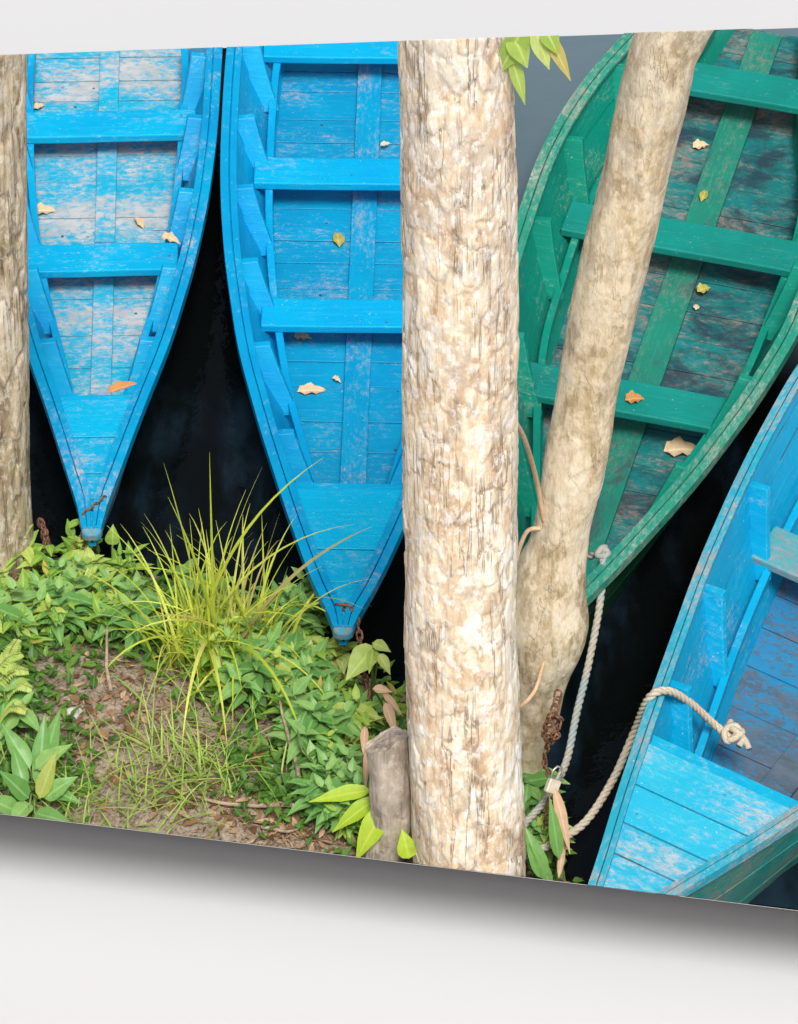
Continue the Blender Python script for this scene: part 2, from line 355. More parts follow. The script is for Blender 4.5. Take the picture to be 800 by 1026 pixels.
XL, XR = -2.35, 2.45
mb = MB()
y0, y1 = -3.2, .45; nx, ny = 170, 150
xs = np.linspace(XL, 1.6, nx); ys = np.linspace(y0, y1, ny)
for j in range(ny):
    for i in range(nx):
        z = smooth_h(xs[i], ys[j])
        if z > .01: z += .012*mnoise.noise((xs[i]*25, ys[j]*25, 0))
        mb.v.append(Vector((xs[i], ys[j], z)))
for j in range(ny-1):
    for i in range(nx-1): mb.f.append([j*nx+i, j*nx+i+1, (j+1)*nx+i+1, (j+1)*nx+i])
# skirt and underside
o = len(mb.v); loop = [i for i in range(nx)]+[j*nx+nx-1 for j in range(1, ny)]+[(ny-1)*nx+i for i in range(nx-2, -1, -1)]+[j*nx for j in range(ny-2, 0, -1)]
for k in loop: mb.v.append(Vector((mb.v[k].x, mb.v[k].y, ZB+.012)))
for k in range(len(loop)):
    a, b = k, (k+1) % len(loop); mb.f.append([loop[a], o+a, o+b, loop[b]])
mb.f.append([o+k for k in range(len(loop))])
ground = tag(mb.build('bank', M['soil'], smooth=True), kind='structure')
mb = MB()
mb.loft([[(XL+.01, -3.1, z), (XR-.01, -3.1, z), (XR-.01, 6, z), (XL+.01, 6, z)] for z in (ZB+.008, 0)])
water = tag(mb.build('water', M['water']), kind='structure')
mb = MB(); mb.add([(-60, -40, ZB), (60, -40, ZB), (60, 80, ZB), (-60, 80, ZB)], [[0, 1, 2, 3]])
floor = tag(mb.build('floor', M['white']), kind='structure')

# ------------------------------------------------------------------ boats
def make_boat(label, tip, far, edges, zg, mats, thw, ribs_px, deck_px, seams, L=4.4, flare=.26, kw=.09, thw_w=.15, ribw=.030, rail_w=.06, cant=.15, ribright=True, thw_mats=None):
    zt = zg+.05
    T = Pz(*tip, zt); F = Pz(*far, zg)
    yaw = math.atan2(F.x-T.x, F.y-T.y); ax = Vector((math.sin(yaw), math.cos(yaw), 0)); lat = Vector((math.cos(yaw), -math.sin(yaw), 0))
    base = Vector((T.x, T.y, 0))
    root = empty('rowing_boat', base, -yaw, label, 'boat', 'wooden boats moored at the bank')
    def loc(px, py, z): p = Pz(px, py, z)-base; return p.dot(ax), p.dot(lat)
    tab = sorted((lambda q: (q[0], abs(q[1])))(loc(x, y, zg)) for x, y in edges)
    S = [0.]+[a for a, _ in tab if a > .05]; W = [.03]+[b for a, b in tab if a > .05]
    while S[-1] < L: S.append(S[-1]+.4); W.append(max(.15, W[-1]+min(.02, (W[-1]-W[-2])*.6)-.02))
    g = np.linspace(-.3, L+.3, 500); hwv = np.interp(g, S, W); k = np.ones(31)/31
    hs = np.convolve(np.pad(hwv, 15, 'edge'), k, 'valid'); bl = np.clip(g/.3, 0, 1); hwv = hwv*(1-bl)+hs*bl
    hw = lambda s: float(np.interp(s, g, hwv))
    zgf = lambda s: zg+.05*max(0, 1-s/1.3)**1.5
    zbot = -.13
    def hb(s): return max(.012, min(hw(s)-.02, hw(s)-flare*min(1, .25+s/1.6))) if s > .02 else .012
    def zb(s): return zbot+(zgf(0)-.09-zbot)*max(0, 1-s/.6)**1.3
    def side(s, z, off=0.):
        u = (zgf(s)-z)/(zgf(s)-zb(s)); u = max(0, min(1, u))
        return hw(s)+(hb(s)-hw(s))*(u**1.15)-off
    zf = .035
    ss = [i*.06 for i in range(int(L/.06)+1)]
    # hull: outer skin, rim, inner skin with strake grooves
    m = MB(); rings = []
    for s in ss:
        r = []
        a, zi = zgf(s), max(zf-.02, zb(s)+.02)
        for f in (0, .30, .31, .32, .62, .63, .64, 1): r.append((side(s, a+(zb(s)-a)*f)-(.008 if f in (.31, .63) else 0), a+(zb(s)-a)*f))
        inn = []
        for f, th in ((1, .026), (.634, .026), (.630, .038), (.294, .026), (.290, .038), (0, .028)):
            z = a+(zi-a)*f; inn.append((max(.004, side(s, z, th)), z))
        right = [(x, s, z) for x, z in r]; left = [(-x, s, z) for x, z in r[::-1]]
        il = [(-x, s, z) for x, z in inn[::-1]]; ir = [(x, s, z) for x, z in inn]
        rings.append(right+left+il+ir)
    m.loft(rings); hull = m.build('hull', mats['side'], root); hull.data.materials.append(mats['hull'])
    nr = len(rings[0])
    for i, f in enumerate(hull.data.polygons):
        if i < nr*(len(rings)-1) and i % nr < 15: f.material_index = 1
    # gunwale caps
    for sg in (1, -1):
        m = MB(); rings = []
        for s in ss:
            if s < .03: s = .0
            x, z = hw(s), zgf(s)+.002; ww = min(rail_w, x*.9)
            pr = [(x+.008, z-.03), (x+.008, z+.016), (x-.44*ww, z+.018), (x-.46*ww, z+.003), (x-.52*ww, z+.003), (x-.54*ww, z+.018), (x-ww, z+.016), (x-ww, z-.002), (x-.002, z-.002)]
            rings.append([(sg*a, s-.004, b) for a, b in pr])
        m.loft(rings); m.build('gunwale', mats['rail'], root, .002, seg=1)
    # floor planks and centre board
    sd = loc(*deck_px, zg)[0]
    m = MB(); s = sd-.22; rr = random.Random(int(tip[0])); zi = zf
    fl = lambda s: side(s, zf+.01, .03)
    m.loft([[(-fl(q), q, zf-.018), (fl(q), q, zf-.018), (fl(q), q, zf-.006), (-fl(q), q, zf-.006)] for q in np.linspace(s, L-.05, 40)])
    while s < L-.1:
        e = s+rr.uniform(.13, .24)
        z = zf+rr.uniform(-.002, .004); gp = rr.uniform(.0025, .006); mid = (s+e)/2
        m.loft([[(-fl(q), q, zf-.005), (fl(q), q, zf-.005), (fl(q), q, z), (-fl(q), q, z)] for q in (s+gp, mid, e-gp)])
        s = e
    m.build('floor', mats['floor'], root, .0015, seg=1)
    m = MB(); s0 = sd-.15
    m.loft([[(-kw/2, q, zf+.005), (kw/2, q, zf+.005), (kw/2, q, zf+.026), (-kw/2, q, zf+.026)] for q in np.linspace(s0, L-.05, 20)])
    m.build('centre_board', mats['keel'], root, .003)
    # stringers
    zs = zg*.44
    for sg in (1, -1):
        m = MB(); rings = []
        for q in np.linspace(sd-.12, L-.02, 50):
            x = side(q, zs, .026)-.045
            rings.append([(sg*x, q, zs-.03), (sg*(x-.032), q, zs-.03), (sg*(x-.032), q, zs+.012), (sg*x, q, zs+.012)])
        m.loft(rings); m.build('stringer', mats['rail2'], root, .004)
    # ribs standing inside the planking
    for px, py in ribs_px:
        s = loc(px, py, zg-.05)[0]
        for sg in (1, -1):
            m = MB(); rings = []
            for u in (0, .35, .7, 1):
                z = zg-.025+(zs-.015-zg)*u
                q = s-cant*u; x = side(q, z, .028); dp = .092-.030*u
                rings.append([(sg*(x+.004), q-ribw/2, z), (sg*(x-dp), q-ribw/2, z+.012), (sg*(x-dp), q+ribw/2, z+.012), (sg*(x+.004), q+ribw/2, z)])
            m.loft(rings); m.build('rib', mats['rib'], root, .004)
    # thwarts
    for i, (px, py) in enumerate(thw):
        zt_ = zs+.014
        s = loc(px, py, zt_+.035)[0]
        if s > L-.2: continue
        m = MB(); rings = []
        for u in np.linspace(-1, 1, 9):
            x = u*(side(s, zt_+.02, .03)-.012); zz = zt_+.002*math.sin(u*3)
            rings.append([(x, s-thw_w/2, zz), (x, s+thw_w/2, zz), (x, s+thw_w/2, zz+.038), (x, s-thw_w/2, zz+.038)])
        m.loft(rings); m.build('thwart', (thw_mats or {}).get(i, mats['thw']), root, .006)
    # fore deck
    m = MB(); cuts = [.02]+[loc(x, y, zg+.01)[0] for x, y in seams]+[sd]; cuts = sorted(c for c in cuts if c <= sd+1e-6)
    for a, b in zip(cuts[:-1], cuts[1:]):
        a2, b2 = a+.004, b-.004
        dz = rr.uniform(-.0015, .0015)
        m.loft([[(-max(.004, hw(q)-.03), q, zgf(q)-.03), (max(.004, hw(q)-.03), q, zgf(q)-.03), (max(.004, hw(q)-.03), q, zgf(q)-.002+dz), (-max(.004, hw(q)-.03), q, zgf(q)-.002+dz)] for q in (a2, (a2+b2)/2, b2)])
    m.build('foredeck', mats['deck'], root, .0015, seg=1)
    m = MB(); q = sd+.035
    m.loft([[(-(side(p, zg-.05, .03)), p, z), (side(p, zg-.05, .03), p, z), (side(p, zg-.05, .03), p, z+.03), (-(side(p, zg-.05, .03)), p, z+.03)] for p, z in ((sd-.03, zg-.065), (sd+.075, zg-.065))])
    m.build('deck_ledge', mats['thw'], root, .004)
    m = MB()
    m.loft([[(-.92*side(sd-.02, z, .03), p, z) for p in (sd-.02, sd)]+[(.92*side(sd-.02, z, .03), p, z) for p in (sd, sd-.02)] for z in (zf, zg*.5, zg-.066)])
    m.build('bulkhead', mats['side'], root)
    # bare wooden stem head
    m = MB(); rings = []
    for s in (-.030, -.025, -.014, .0, .012):
        x = (hw(max(0, s))+.010)*math.sqrt(max(.08, 1-max(0, -s)**2/.032**2)); z = zgf(max(0, s)); k = max(0, -s)/.030
        rings.append([(-x*.7, s, z-.06+.03*k), (x*.7, s, z-.06+.03*k), (x, s, z-.03), (x, s, z+.004-.012*k), (x*.8, s, z+.014-.016*k), (-x*.8, s, z+.014-.016*k), (-x, s, z+.004-.012*k), (-x, s, z-.03)])
    m.loft(rings); m.build('stem_head', mats['stem'], root, .004)
    return root, loc, dict(zg=zg, zf=zf, zs=zs, base=base, ax=ax, lat=lat, hw=hw)

boat1, loc1, d1 = make_boat('blue rowing boat with patchy worn floorboards beside the left tree', (92, 531), (106, 50),
    [(222, 45), (219, 90), (217, 130), (208, 200), (195, 260), (171, 340), (140, 420), (119, 480), (106, 515)], .36,
    dict(side=M['b1y'], rail=M['b1y'], rail2=M['b1y'], floor=M['b1f'], keel=M['b1f'], thw=M['b1'], rib=M['b1y'], deck=M['b1d'], hull=M['hull1'], stem=M['b1s']),
    [(103, 124), (100, 258), (108, -15)], [(205, 60), (205, 122), (196, 196), (180, 272), (157, 345)], (95, 402), [(94, 440), (93, 478), (93, 505)], flare=.20, kw=.085, thw_w=.17)
boat2, loc2, d2 = make_boat('bright azure rowing boat chained by its bow left of the thick pale tree', (344, 630), (369, 50),
    [(230, 40), (226, 90), (223, 150), (223, 200), (227, 260), (240, 350), (262, 430), (290, 520), (316, 595), (330, 620)], .40,
    dict(side=M['b2y'], rail=M['b2y'], rail2=M['b2y'], floor=M['b2f'], keel=M['b2k'], thw=M['b2'], rib=M['b2y'], deck=M['b2d'], hull=M['hull1'], stem=M['b1s']),
    [(375, 46), (371, 172), (364, 314)], [(252, 50), (240, 122), (234, 192), (238, 266), (256, 350), (282, 438)], (351, 491), [(349, 553), (347, 588), (346, 613)], flare=.28, kw=.105, thw_w=.17)
boat3, loc3, d3 = make_boat('large green wooden boat with dark stained floor behind the leaning tree', (523, 652), (689, 196),
    [(632, 33), (602, 62), (565, 112), (540, 160), (523, 210), (800, 335), (760, 400), (700, 480), (640, 550), (590, 605)], .48,
    dict(side=M['gy'], rail=M['gg'], rail2=M['gy'], floor=M['gf'], keel=M['gk'], thw=M['g'], rib=M['gy'], deck=M['g'], hull=M['gh'], stem=M['gg']),
    [(762, 88), (690, 238), (632, 398)], [(594, 66), (554, 140), (528, 222), (515, 340), (520, 440)], (592, 582), [(575, 605)], flare=.28, kw=.135, thw_w=.19, rail_w=.065)
boat4, loc4, d4 = make_boat('pale sky blue boat with broad plank foredeck at the lower right', (576, 955), (723, 778),
    [(800, 368), (760, 440), (735, 490), (700, 570), (675, 640), (650, 710), (620, 800), (597, 880)], .56,
    dict(side=M['sy'], rail=M['sr'], rail2=M['sy'], floor=M['sf'], keel=M['sf'], thw=M['s'], rib=M['sy'], deck=M['sd'], hull=M['sh'], stem=M['b1s']),
    [(925, 612)], [(752, 488), (708, 592), (668, 686)], (721, 777), [(690, 810), (662, 842), (640, 868)], L=4.6, flare=.24, kw=.13, thw_w=.2, rail_w=.048, thw_mats={0: M['greywood']})

# ------------------------------------------------------------------ trees
def trunk(name, label, rows, y0, mat, amp, vs, nseg=150, seed=0., crack=.5, win=41, knob=.05):
    root = None
    py = [r[0] for r in rows]; n = int((py[-1]-py[0])/1.7)
    c = []; rad = []
    for i in range(n+1):
        y = py[0]+(py[-1]-py[0])*i/n
        xl = np.interp(y, py, [r[1] for r in rows]); xr = np.interp(y, py, [r[2] for r in rows])
        p = Py((xl+xr)/2, y, y0); c.append(p); rad.append(wpx(p, (xr-xl)/2))
    k = np.ones(win)/win; sm = lambda a: np.convolve(np.pad(a, win//2, 'edge'), k, 'valid')
    at_p, at_c = [], []; cx = sm(np.array([p.x for p in c])); rad = sm(np.array(rad)); c = [Vector((float(x), p.y, p.z)) for x, p in zip(cx, c)]
    base = c[-1].copy(); rings = []
    for p, r in zip(c, rad):
        ring = []
        for j in range(nseg):
            a = 2*math.pi*j/nseg; dv = Vector((math.cos(a), math.sin(a), 0))
            q = Vector((dv.x*r*vs[0], dv.y*r*vs[0], p.z*vs[1]))+Vector((seed, seed, seed))
            wq = q+mnoise.noise_vector(q*1.7)*.35
            ds, ps = mnoise.voronoi(wq); e = min(1, (ds[1]-ds[0])/.16); hsh = .5+.5*mnoise.noise(ps[0]*7.3+Vector((3.1, 1.7, .4)))
            h = amp*(crack*(e-1)+1.3*(hsh-.5)*e+.5*mnoise.fractal(Vector((q.x*.35, q.y*.35, q.z*.35)), 1., 2.1, 4)) + r*knob*mnoise.noise((dv.x*1.3+seed, dv.y*1.3, p.z*1.7*(1+10*(knob-.05))))
            at_p.append(hsh); at_c.append(e)
            ring.append(p+dv*(r+h)-base)
        rings.append(ring)
    m = MB(); m.loft(rings); root = empty('tree', base, 0, label, 'tree'); o = m.build('trunk', mat, root, smooth=True)
    for nm, vals in (('plate', at_p), ('seam', at_c)): o.data.attributes.new(nm, 'FLOAT', 'POINT').data.foreach_set('value', vals)
    return root
Y2 = G(472, 900).y; Y1 = G(5, 585).y; Y3 = G(528, 800).y
tree2 = trunk('tree_trunk', 'thick pale flaking tree trunk standing upright in the middle foreground',
    [(-10, 397, 512), (45, 398, 514), (170, 401, 517), (300, 403, 518), (500, 405, 519), (620, 406, 520), (700, 407, 521), (800, 411, 524), (870, 415, 528), (905, 412, 532)], Y2, M['bark2'], .010, (15, 6.0), seed=3)
tree1 = trunk('tree_trunk', 'grey brown furrowed trunk with a chain round its foot at the left',
    [(0, -62, 26), (60, -62, 27), (300, -60, 29), (450, -60, 31), (520, -64, 33), (560, -75, 36), (600, -90, 40), (615, -95, 44)], Y1, M['bark1'], .010, (16, 2.4), nseg=130, seed=8, crack=.8)
tree3 = trunk('tree_trunk', 'slender cream trunk leaning right over the green boat with swollen foot',
    [(-20, 668, 742), (35, 638, 710), (60, 629, 697), (120, 616, 686), (200, 597, 664), (300, 574, 641), (350, 566, 630), (400, 558, 619), (450, 547, 610), (500, 539, 599), (535, 533, 591), (552, 526, 588), (568, 517, 586), (595, 509, 585), (620, 506, 590), (645, 506, 586), (680, 508, 569), (720, 509, 560), (760, 509, 546), (800, 508, 534), (835, 503, 534)], Y3, M['bark3'], .004, (12, 8), nseg=110, seed=15, crack=.3, win=13, knob=.10)

# ------------------------------------------------------------------ leaves and plants
def leaf(m, b, d, up, L, W, curl=.3, fold=.25, n=6, tipp=1., wob=0.):
    d = d.normalized(); sd = d.cross(up).normalized(); up = sd.cross(d).normalized(); o = len(m.v)
    for i in range(n+1):
        t = i/n; wd = W*.5*(math.sin(math.pi*min(1, t**.72))**.95)*(1-.30*t)*1.12 if 0 < i < n else W*.02
        p = b+d*L*(t-.12*curl*t*t)-up*(curl*L*.55*t*t)
        r = up*(fold*wd)+up*wob*wd*math.sin(i*2.1)
        m.v += [p-sd*wd+r, p, p+sd*wd+r]
    for i in range(n):
        a = o+i*3; m.f += [[a, a+1, a+4, a+3], [a+1, a+2, a+5, a+4]]
def blade(m, b, az, L, W, tilt, droop, n=9, twist=0.):
    o = len(m.v); h = Vector((math.cos(az), math.sin(az), 0)); sd0 = Vector((-math.sin(az), math.cos(az), 0)); p = Vector(b); a = tilt
    for i in range(n+1):
        t = i/n; dv = h*math.sin(a)+Vector((0, 0, 1))*math.cos(a); nr = sd0.cross(dv)
        sd = sd0*math.cos(twist*t)+nr*math.sin(twist*t)
        wd = W*.5*(1-t**2.2)*min(1, .45+t*3)+.0004
        m.v += [p-sd*wd, p+nr*wd*.35, p+sd*wd]; p = p+dv*(L/n); a += droop/n*(.5+t)
    for i in range(n):
        q = o+i*3; m.f += [[q, q+1, q+4, q+3], [q+1, q+2, q+5, q+4]]
def weed_proto(rr, nst, hgt, ll, lw, spread, matl, pairs=5):
    ms, ml = MB(), MB()
    for k in range(nst):
        az = rr.uniform(0, 6.28); sp = rr.uniform(.1, 1)*spread; H = hgt*rr.uniform(.6, 1.1)
        tip = Vector((math.cos(az)*sp, math.sin(az)*sp, H)); mid = tip*.5+Vector((0, 0, H*.12))
        pts = spline([Vector((0, 0, -.02)), mid, tip], 8); ms.tube(pts, .0032, 5)
        a0 = rr.uniform(0, 3.14)
        for i in range(pairs):
            u = .3+.7*i/(pairs-1); b = pts[min(8, int(u*8))]; a0 += 1.57+rr.uniform(-.4, .4)
            for q in (0, math.pi):
                if rr.random() < .1: continue
                s = ll*rr.uniform(.65, 1.1)*(1-.35*(i == pairs-1)); el = rr.uniform(-.1, .7)+(.4 if i == pairs-1 else 0)
                d = Vector((math.cos(a0+q)*math.cos(el), math.sin(a0+q)*math.cos(el), math.sin(el)))
                leaf(ml, b, d, Vector((0, 0, 1)), s, lw*s/ll*rr.uniform(.85, 1.2), rr.uniform(.1, .9), rr.uniform(.1, .6), wob=rr.uniform(0, .3))
    return ms, ml
def thing_plant(name, ms, ml, matl, label, group=None, cat='plant'):
    r = empty(name, (0, 0, 0), 0, label, cat, group)
    ms.build('stem', M['stem'], r, smooth=True); ml.build('foliage', matl, r, smooth=True)
    return r
def dup(root, loc, rz, scl, label=None):
    r = root.copy(); COL.objects.link(r); r.location = loc; r.rotation_euler = (0, 0, rz); r.scale = (scl,)*3
    if label: r['label'] = label
    for ch in list(root.children):
        c = ch.copy(); COL.objects.link(c); c.parent = r
    return r
rr = random.Random(5)
kinds = [('leafA', 'small mid green leafy weed in the clump on the bank', 5, .26, .120, .050, .11),
         ('leafB', 'small blue green broad leafed weed in the clump on the bank', 4, .25, .170, .074, .13),
         ('leafC', 'small pale yellowish green leafy weed in the clump on the bank', 5, .24, .130, .058, .12),
         ('leafD', 'dark green slender leafed weed in the clump on the bank', 5, .22, .12, .030, .14),
         ('leafA', 'low spreading narrow leafed green weed in the clump on the bank', 6, .18, .105, .034, .16)]
protos = []
for mt, lb, nst, h, ll, lw, sp in kinds:
    ms, ml = weed_proto(rr, nst, h, ll, lw, sp, mt); protos.append(thing_plant('leafy_weed', ms, ml, M[mt], lb, 'leafy weeds along the water edge'))
spots = []
for (cx, cy, sx, sy, n) in ((40, 604, 55, 22, 8), (50, 640, 30, 22, 5), (115, 622, 45, 20, 7), (165, 624, 45, 22, 6), (240, 680, 40, 22, 7), (285, 685, 50, 35, 12), (322, 745, 34, 42, 11), (335, 800, 22, 28, 3), (365, 745, 30, 40, 6), (262, 650, 40, 18, 6), (390, 745, 12, 20, 2), (5, 730, 15, 12, 2), (12, 655, 25, 15, 4), (345, 820, 18, 25, 3), (540, 840, 12, 30, 4)):
    for _ in range(int(n*1.35)): spots.append((cx+rr.uniform(-sx, sx), cy+rr.uniform(-sy, sy)))
used = set()
for i, (x, y) in enumerate(spots):
    k = rr.choices(range(len(protos)), (4, 3, 3, 2, 3)[:len(protos)])[0]; p = G(x, y); s = rr.uniform(.65, 1.05); rz = rr.uniform(0, 6.28)
    if k not in used: used.add(k); o = protos[k]; o.location = p; o.rotation_euler.z = rz; o.scale = (s,)*3
    else: dup(protos[k], p, rz, s)

# tall bright grass clump
m = MB(); gb = G(215, 672)
for i in range(230):
    az = rr.uniform(0, 6.28); cx_, cy_ = rr.choice(((-.05, .05), (.10, .02), (.02, -.10), (.16, .10), (-.12, -.02))); b = Vector((cx_+rr.gauss(0, .045), cy_+rr.gauss(0, .04), -.02))
    blade(m, b, az, rr.choice((rr.uniform(.2, .45), rr.uniform(.4, .78))), rr.uniform(.006, .014), rr.uniform(.02, .34), rr.uniform(.1, 2.9), n=11, twist=rr.uniform(-.9, .9))
for az, ln, tl, dr, W in ((175, 1.12, .10, .10, .020), (170, .95, .12, .25, .018), (20, 1.15, .10, 1.1, .018), (15, 1.0, .16, 1.7, .020), (8, .95, .35, .9, .024), (30, 1.1, .04, .5, .014), (90, 1.05, .06, .2, .012), (-60, .95, .25, 3.0, .020), (-80, .9, .2, 3.1, .018), (-100, 1.0, .2, 2.9, .020), (-40, .9, .3, 2.9, .016), (150, .85, .08, .4, .014)):
    blade(m, Vector((rr.gauss(0, .04), rr.gauss(0, .03), 0)), R(az), ln, W, tl, dr, n=14, twist=rr.uniform(-.5, .5))
o = m.build('grass_tuft', M['grass'], smooth=True); o.location = gb
tag(o, 'tall yellow green grass clump arching over the water between the two blue bows', 'grass clump')
# reeds in bottom grass : stuff
def scatter_poly(cx, cy, sx, sy): return cx+rr.gauss(0, sx), cy+rr.gauss(0, sy)
m = MB()
for i in range(420):
    c = rr.choice(((150, 790, 55, 25), (110, 805, 50, 18), (175, 750, 35, 18), (30, 800, 40, 20), (200, 780, 30, 18)))
    x, y = scatter_poly(*c); p = G(min(max(x, -60), 330), min(max(y, 690), 870))
    blade(m, p-Vector((0, 0, .01)), rr.uniform(0, 6.28), rr.uniform(.08, .30), rr.uniform(.004, .009), rr.uniform(.2, 1.1), rr.uniform(.3, 1.6), n=5)
tag(m.build('short_grass', M['grassS'], smooth=True), 'thin pale grass growing over the bare bank soil', 'grass', kind='stuff')
# tiny ground cover
m = MB()
for i in range(3600):
    c = rr.choice(((40, 600, 60, 30), (120, 620, 60, 30), (180, 625, 50, 20), (290, 700, 50, 30), (330, 770, 35, 40), (300, 790, 35, 20), (20, 680, 40, 50), (30, 780, 35, 30), (380, 780, 25, 45), (550, 830, 12, 40)))
    x, y = scatter_poly(*c); p = G(x, y)
    if bdist(p.x, p.y) < -.02: continue
    az = rr.uniform(0, 6.28); el = rr.uniform(.1, 1.2)
    leaf(m, p+Vector((0, 0, rr.uniform(.0, .07))), Vector((math.cos(az)*math.cos(el), math.sin(az)*math.cos(el), math.sin(el))), Vector((0, 0, 1)), rr.uniform(.03, .075), rr.uniform(.015, .035), .5, .3, n=4)
tag(m.build('ground_cover', M['leafD'], smooth=True), 'low small leafed ground cover filling the gaps on the bank', 'ground cover', kind='stuff')
# litter
m = MB()
for i in range(1300):
    c = rr.choice(((230, 800, 60, 25), (120, 690, 45, 25), (180, 720, 50, 30), (90, 740, 35, 30), (280, 830, 40, 15), (330, 840, 40, 15), (250, 770, 40, 25), (40, 640, 40, 30)))
    x, y = scatter_poly(*c); p = G(x, y)
    if bdist(p.x, p.y) < .02: continue
    az = rr.uniform(0, 6.28)
    leaf(m, p+Vector((0, 0, rr.uniform(.004, .02))), Vector((math.cos(az), math.sin(az), rr.uniform(-.2, .4))), Vector((rr.uniform(-.4, .4), rr.uniform(-.4, .4), 1)), *((rr.uniform(.015, .06), rr.uniform(.003, .010)) if rr.random() < .75 else (rr.uniform(.03, .08), rr.uniform(.015, .03))), rr.uniform(-.3, .6), .3, n=4)
tag(m.build('leaf_litter', M['litter'], smooth=True), 'brown dry leaf and bark litter lying on the bare soil', 'leaf litter', kind='stuff')

# broad leafed plants bottom left, fern, single water plants
def leafset(name, base, lst, mat, label, cat='plant', stem_r=.004, group=None):
    """lst: (px,py of leaf base, z above base point plane, px,py of tip, width m)"""
    r = empty(name, base, 0, label, cat, group); ms, ml = MB(), MB()
    for (bx, by, bz, tx, ty, tz, W) in lst:
        b = Pz(bx, by, bz)-base; tpt = Pz(tx, ty, tz)-base; d = tpt-b
        ms.tube(spline([Vector((0, 0, -.02)), b*.5+Vector((0, 0, .04)), b], 6), stem_r, 5)
        leaf(ml, b, d, Vector((0, -.35, 1)), d.length, W*.85, rr.uniform(.2, .6), .38, n=10, wob=.10)
    ms.build('stem', M['stem'], r, smooth=True); ml.build('foliage', mat, r, smooth=True); return r
b = G(35, 800)
lst = [(38, 790, .45, 60, 704, .60, .10), (30, 770, .5, 2, 722, .62, .085), (45, 800, .45, 74, 776, .55, .09), (28, 800, .45, 2, 772, .6, .09), (40, 780, .45, 44, 716, .65, .085), (35, 815, .42, 70, 822, .5, .08), (20, 815, .42, -15, 795, .55, .09), (36, 770, .5, 70, 744, .62, .08), (25, 790, .48, 12, 742, .6, .07), (40, 800, .45, 56, 752, .6, .075), (30, 805, .44, 10, 822, .5, .08), (45, 790, .45, 80, 800, .48, .07)]
leafset('broad_leaf_plant', b, lst, M['leafB'], 'large leafed plant at the bottom left corner of the bank')
b = G(10, 690)
r = empty('fern', b, 0, 'light green fern fronds at the left edge of the bank', 'fern'); ml, ms = MB(), MB()
for (bx, by, tx, ty) in ((-5, 690, 28, 672), (0, 695, 18, 640), (-10, 685, 22, 655), (5, 700, 32, 690), (0, 720, 26, 712)):
    p0 = Pz(bx, by, .50)-b; p1 = Pz(tx, ty, .58)-b; pts = spline([p0, (p0+p1)/2+Vector((0, 0, .05)), p1], 16); ms.tube(pts, .002, 4)
    for i in range(1, 16):
        t = i/16; dd = (pts[i+1 if i < 16 else i]-pts[i-1]).normalized(); sd = dd.cross(Vector((0, 0, 1))).normalized()
        for sg in (1, -1): leaf(ml, pts[i], sd*sg+dd*.5, Vector((0, 0, 1)), .055*(1-t*.8)+.008, .016, .3, .1, n=4)
ms.build('stem', M['stem'], r, smooth=True); ml.build('frond', M['leafC'], r, smooth=True)
b = G(113, 575)
leafset('spoon_leaf_plant', b, [(113, 546, .16, 113, 527, .24, .07)], M['leafA'], 'single spoon shaped green leaf on a thin stem below the left boat bow', stem_r=.004)
b = G(295, 655)
leafset('round_leaf_plant', b, [(299, 628, .14, 301, 594, .24, .10), (325, 625, .10, 326, 597, .16, .09), (280, 605, .14, 262, 588, .18, .07)], M['leafC'], 'round leafed pale plant on thin stalks beside the azure boat bow')
b = G(372, 720)
leafset('climbing_vine', b, [(376, 648, .62, 346, 680, .58, .12), (374, 644, .65, 392, 652, .65, .055), (380, 655, .64, 392, 676, .60, .05), (374, 650, .62, 370, 674, .60, .045)], M['leafC'], 'pale vine with heart shaped leaves rising from behind the sawn stump')
b = G(395, 742)
leafset('drying_plant', b, [(374, 690, .62, 394, 692, .62, .042), (384, 694, .60, 404, 716, .58, .034), (386, 704, .62, 398, 736, .60, .046), (366, 728, .60, 364, 756, .56, .036), (368, 750, .55, 366, 792, .5, .03)], M['tanleaf'], 'plant with pinkish tan drying leaves beside the sawn stump')
b = G(382, 850)
leafset('bright_blade_plant', b, [(372, 792, .55, 308, 800, .55, .075), (388, 808, .55, 352, 862, .45, .11), (378, 800, .53, 330, 832, .47, .08), (410, 860, .45, 404, 832, .55, .09)], M['bright'], 'plant with long vivid yellow green blades in front of the stump', stem_r=.005)
b = G(541, 845)
leafset('reed_plant', b, [(545, 880, .25, 530, 830, .45, .08), (560, 860, .25, 552, 800, .48, .06), (552, 888, .2, 538, 850, .4, .05)], M['leafB'], 'grey green strap leaved plant at the foot of the leaning tree')
b = G(553, 838)
leafset('dry_reed', b, [(556, 790, .45, 573, 858, .28, .05), (560, 880, .2, 568, 820, .3, .03)], M['tanleaf'], 'drooping pinkish dry reed leaf right of the leaning tree foot')
# leaves hanging beside the tree top
b = Py(512, 30, Y2-.05)
r = empty('hanging_branch', b, 0, 'leafy twig hanging beside the top of the thick tree', 'branch'); ms, ml = MB(), MB()
ms.tube([Vector((-.03, .02, 0)), Vector((.06, 0, .05)), Vector((.16, 0, .03))], .004, 5)
for (bx, by, tx, ty, W) in ((512, 30, 530, 70, .075), (525, 25, 500, 78, .09), (535, 28, 552, 72, .06), (548, 32, 574, 84, .045), (545, 25, 560, 56, .06), (512, 55, 528, 108, .045)):
    b0 = Py(bx, by, Y2-.08)-b; b1 = Py(tx, ty, Y2-.12)-b
    leaf(ml, b0, b1-b0, Vector((.3, -1, .3)), (b1-b0).length, W, .15, .25, n=8)
ms.build('stem', M['twig'], r, smooth=True); ml.build('foliage', M['leafC'], r, smooth=True)

